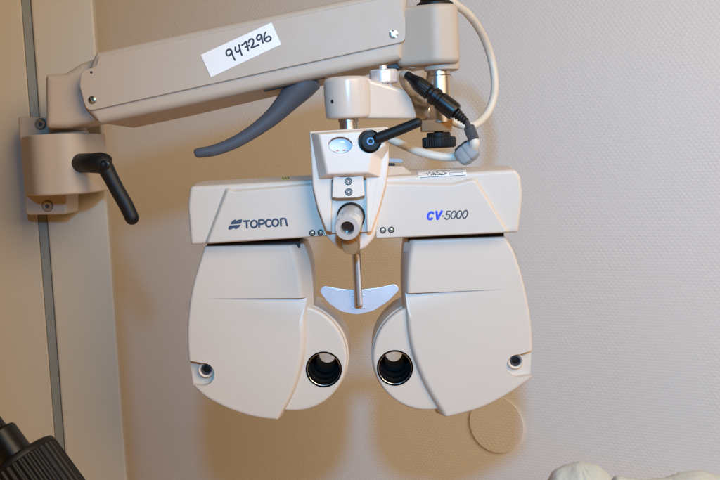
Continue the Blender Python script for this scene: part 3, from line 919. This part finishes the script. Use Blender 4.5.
# rod and crescent nose plate
r0 = g(355.6, 238, 1.0); r1 = g(358.6, 306.5, 1.0)
b = lathe(r1, (r0 - r1), [(0.0036, 0), (0.0042, 0.001), (0.0042, (r0-r1).length)], n=32)
rod = obj('guide_rod', b, M_steel, ph)
b = tube([(*g(358.0, 256, 0.9962), 0.0014), (*g(360.9, 305, 0.9962), 0.0014)], n=12, spline=False)
obj('rod_rib', b, M_chrome, rod)
cres = [(318.9, 291, 5), (323.5, 285.8, 5), (340, 288.8, 20), (358, 290.0, 20), (378, 287.6, 20), (395.2, 283.8, 5), (400.2, 289.4, 5), (388, 301.8, 20), (374, 311, 20), (357.5, 315.0, 20), (341, 312, 20), (328, 303, 20)]
b = prism(cres, 1.0055, 2.2, 0.5)
cp_ = obj('nose_plate', b, M_alu, ph)
for (x, y) in ((352.6, 296), (353.0, 308.5), (363.6, 295.6), (364.2, 308)):
    b = lathe(g(x, y, 1.0053), (0, -1, 0), [(0.0008, -0.001), (0.0008, 0.0002), (0.0004, 0.0003)], n=12)
    obj('rivet', b, M_screw, cp_)

# ================================================================== cables
cab = empty('signal_cable', g(437, 2, 1.10), 'white signal cable looping from the arm top into a black plug beside the steel post', 'cable')
b = ptube([(428, -16, 1.05, 4.0), (440, -6, 1.05, 4.0), (452, 2, 1.06, 4.0), (468, 14, 1.09, 4.0), (481, 32, 1.12, 3.9), (490, 54, 1.14, 3.9), (494.5, 77, 1.14, 3.9), (493.5, 98, 1.13, 3.9), (486, 115, 1.12, 3.9), (473, 125.5, 1.10, 3.9),
           (458, 124, 1.10, 3.8), (440, 114.5, 1.10, 3.8), (424, 103, 1.095, 3.8), (410, 91, 1.08, 3.8), (403.5, 81, 1.06, 3.8), (403.5, 74.5, 1.04, 4.0), (409, 74.5, 1.02, 3.6), (412, 78.0, 1.01, 3.4)], n=18, sub=8)
obj('cable_sheath', b, M_cable, cab, wn=False)
A = g(406.5, 74.5, 1.012); B = g(455.5, 112.5, 1.00)
ax = (B - A); L = ax.length
prof = [(0.0034, -0.001), (0.0042, 0.0), (0.0046, 0.06*L), (0.0046, 0.10*L), (0.0052, 0.12*L), (0.0070, 0.20*L), (0.0078, 0.26*L), (0.0078, 0.44*L), (0.0083, 0.45*L), (0.0083, 0.475*L), (0.0070, 0.48*L), (0.0070, 0.52*L),
        (0.0086, 0.53*L), (0.0092, 0.545*L), (0.0092, 0.62*L), (0.0080, 0.63*L), (0.0080, 0.67*L), (0.0090, 0.68*L), (0.0093, 0.70*L), (0.0093, 0.96*L), (0.0084, L), (0.004, L)]
b = lathe(A, ax, prof, n=96, teeth=(24, 0.0006, 7, 8))
obj('plug', b, M_blackg, cab, angle=28)
C_ = g(467, 122.5, 1.0)
ax2 = C_ - B; L2 = ax2.length
pr = []
for k in range(5):
    r_ = 0.0058 - 0.0005*k
    t0 = L2 * (k / 5)
    pr += [(r_ * 0.82, t0), (r_, t0 + 0.0004), (r_, t0 + L2*0.12), (r_*0.82, t0 + L2*0.14)]
b = lathe(B, ax2, pr, n=32)
obj('strain_relief', b, M_black, cab, angle=28)

ccab = empty('power_cable', g(468, 151, 1.03), 'white cable with grey ferrite clip resting on the right crossbar cover', 'cable')
b = ptube([(374, 136, 1.05, 4.0), (386, 137.5, 1.05, 4.1), (400, 143.5, 1.045, 4.2), (416, 150.5, 1.035, 4.3), (432, 155.0, 1.03, 4.4), (447, 157.0, 1.03, 4.4), (460, 156, 1.03, 4.3), (468, 151, 1.03, 4.3), (470.5, 148.5, 1.028, 4.3)], n=18)
obj('cable_sheath', b, M_cable, ccab, wn=False)
A = g(468.6, 126.0, 1.008); B = g(474.0, 140.0, 1.012); L = (B - A).length
b = lathe(A, B - A, [(0.0035, 0), (0.0050, 0.0004), (0.0056, 0.0012), (0.0058, L*0.5), (0.0056, L - 0.0008), (0.0050, L), (0.004, L)], n=36)
obj('cable_sleeve', b, M_sleeve, ccab)
b = ptube([(473.6, 139, 1.012, 4.9), (474.4, 143, 1.010, 5.0), (473.4, 148, 1.014, 4.8)], n=24)
obj('cable_stub', b, M_cable, ccab, wn=False)
b = ptube([(463, 118, 1.0, 3.3), (467, 123, 1.003, 3.0), (470, 130, 1.01, 3.0)], n=16)
obj('dark_lead', b, M_sleeve, ccab, wn=False)
# ferrite clip: eight sided split block
fc = g(466.8, 152.0, 1.02)
A = g(459.5, 158.5, 1.022); B = g(475.0, 146.5, 1.018)
ax = B - A; L = ax.length
b = bmesh.new()
b = lathe(A, ax, [(0.0072, -0.0015), (0.0098, 0.0012), (0.0112, L*0.30), (0.0112, L*0.46), (0.0102, L*0.475), (0.0102, L*0.525), (0.0112, L*0.54), (0.0112, L*.7), (0.0098, L - 0.0008), (0.0072, L + 0.0012)], n=8)
bmesh.ops.bevel(b, geom=[e for e in b.edges], offset=0.0006, segments=2, affect='EDGES', clamp_overlap=True)
fer = obj('ferrite_clip', b, M_greyc, ccab, angle=22)
b = bmesh.new()
axn, u_, v_ = frame(ax)
for a in (R(200), R(245), R(300)):
    d = u_ * math.cos(a) + v_ * math.sin(a)
    tube([(*(A + ax*0.12 + d*0.0106), 0.0009), (*(A + ax*0.88 + d*0.0106), 0.0009)], n=8, bm=b, spline=False)
obj('clip_latch', b, M_dark, fer)

# ================================================================== black knurled knob bottom left
K0 = g(-16, 412, 0.99); K1 = g(52, 508, 0.97)
kn_root = empty('instrument_handle', K1, 'black ribbed grip with a stepped neck at the lower left corner', 'handle')
ax = (K1 - K0); L = ax.length
axn, u_, v_ = frame(ax)
def kt(px, py): return (g(px, py, 0.98) - K0).dot(axn)
t1 = kt(2, 428); t2 = kt(5, 437); t3 = kt(22, 462)
b = lathe(K0, ax, [(0.008, -0.03), (0.008, L*0.05), (0.010, L*0.06), (0.0105, L*0.20), (0.0165, L*0.215), (0.0178, L*0.235), (0.0182, L*0.52)], n=64)
obj('neck', b, M_blackg, kn_root, angle=28)
n_ = 36
b = lathe(K0, ax, [(0.018, L*0.47), (0.0355, L*0.485), (0.0395, L*0.50), (0.0405, L*0.525), (0.0400, L*0.545), (0.0408, L*0.55), (0.0412, L*0.99), (0.040, L*1.0), (0.0405, L*1.01), (0.0405, L*1.35), (0.038, L*1.38)], n=360, teeth=(n_, 0.0016, 5, 6))
obj('ribbed_grip', b, M_black, kn_root, angle=35)

# ================================================================== crumpled paper bottom right
from mathutils import noise as mnoise
def paper(name, pts, Y, label, hgt, seed):
    """thin shell of crinkled film: silhouette line pts (px), falling away to front and back with radial folds"""
    b = bmesh.new()
    line = catmull([(p[0], p[1]) for p in pts], 9)
    n = len(line); rows = 60
    cxm = g(sum(p[0] for p in pts) / len(pts), pts[len(pts)//2][1], Y)
    grid = []
    for j in range(rows):
        t = j / (rows - 1) * 2 - 1
        row = []
        for i, (x, y) in enumerate(line):
            p = g(x, y, Y)
            z = p.z - (abs(t) ** 1.8) * 0.075
            yy = Y + t * 0.06
            ang = math.atan2(yy - Y + 0.0001, p.x - cxm.x)
            fold = abs(mnoise.noise(Vector((ang * 2.2 + seed, seed, abs(t) * 0.8)))) * 0.007 * min(1, abs(t) * 3 + 0.12)
            cr = mnoise.cell(Vector((p.x * 60 + seed, yy * 60, z * 60))) * 0.0006
            rid = (1 - abs(mnoise.noise(Vector((p.x * 45 + seed, yy * 45, seed)))) * 2) * 0.0026 * min(1, abs(t) * 4 + 0.12)
            row.append(b.verts.new((p.x + mnoise.noise(Vector((z*50, yy*50, seed))) * 0.0015, yy, z - fold + rid + cr * abs(t))))
        grid.append(row)
    for s_, j in ((-1, 0), (1, rows - 1)):
        base = [b.verts.new((v.co.x, v.co.y + s_ * 0.008, hgt)) for v in grid[j]]
        for i in range(n - 1):
            b.faces.new((grid[j][i], grid[j][i+1], base[i+1], base[i]))
    for j in range(rows - 1):
        for i in range(n - 1):
            b.faces.new((grid[j][i], grid[j][i+1], grid[j+1][i+1], grid[j+1][i]))
    o = obj(name, b, M_paper, wn=False, angle=60)
    m = o.modifiers.new('thick', 'SOLIDIFY'); m.thickness = 0.0005
    tag(o, label, 'paper', 'crumpled paper below the wall')
    return o
hz = g(640, 560, 1.28).z
paper('crumpled_paper', [(543, 496), (549, 480), (556, 470.5), (568, 465.5), (579, 462.5), (585, 462.8), (596, 465), (604, 470), (610, 476.5), (616, 492)], 1.28, 'rounded hump of crumpled cream paper, nearer the middle of the bottom edge', hz, 3.7)
paper('crumpled_paper', [(612, 490), (616, 477.5), (630, 478.5), (645, 480), (660, 479.5), (668, 478), (682, 473.5), (700, 471.0), (716, 475.5), (732, 479), (748, 490)], 1.31, 'crumpled cream paper with a low peak in the lower right corner', hz, 11.3)

# ================================================================== light
def look(o, target):
    d = Vector(target) - o.location
    o.rotation_euler = d.to_track_quat('-Z', 'Y').to_euler()
camup = CM @ Vector((0, 1, 0)); camfw = CM @ Vector((0, 0, -1)); camr = CM @ Vector((1, 0, 0))
fl = bpy.data.lights.new('camera_flash', 'SPOT')
fl.energy = 54; fl.color = (0.155, 0.53, 1.0); fl.shadow_soft_size = 0.032
fl.spot_size = R(65); fl.spot_blend = 1.0
flo = bpy.data.objects.new('camera_flash', fl); COL.objects.link(flo)
flo.location = CAMLOC + camup * 0.238 - camfw * 0.15 + camr * 0.0
look(flo, g(555, 285, 1.6))

ar = bpy.data.lights.new('ceiling_lamp', 'AREA')
ar.shape = 'RECTANGLE'; ar.size = 1.6; ar.size_y = 1.6
ar.energy = 64; ar.color = (1.0, 0.77, 0.51)
aro = bpy.data.objects.new('ceiling_lamp', ar); COL.objects.link(aro)
aro.location = (1.35, -0.8, 2.5)
look(aro, (0.5, 1.4, 1.2))

w = bpy.data.worlds.new('World'); S.world = w; w.use_nodes = True
bg = w.node_tree.nodes['Background']
WN = w.node_tree.nodes; WLk = w.node_tree.links
tcw = WN.new('ShaderNodeTexCoord'); spw = WN.new('ShaderNodeSeparateXYZ'); rmp = WN.new('ShaderNodeValToRGB'); mrw = WN.new('ShaderNodeMapRange')
mrw.inputs['From Min'].default_value = -1; mrw.inputs['From Max'].default_value = 1
WLk.new(tcw.outputs['Generated'], spw.inputs[0]); WLk.new(spw.outputs['Z'], mrw.inputs['Value']); WLk.new(mrw.outputs['Result'], rmp.inputs['Fac'])
rmp.color_ramp.elements[0].position = 0.30; rmp.color_ramp.elements[0].color = (1.0, 0.52, 0.18, 1)     # warm floor and desk below
rmp.color_ramp.elements[1].position = 0.56; rmp.color_ramp.elements[1].color = (0.05, 0.04, 0.03, 1)     # darker upper part of the room
WLk.new(rmp.outputs['Color'], bg.inputs[0]); bg.inputs[1].default_value = 0.38

S.view_settings.view_transform = 'Standard'
S.view_settings.look = 'None'
S.view_settings.exposure = 0.12
S.view_settings.gamma = 1
S.render.engine = 'CYCLES'
S.cycles.max_bounces = 8
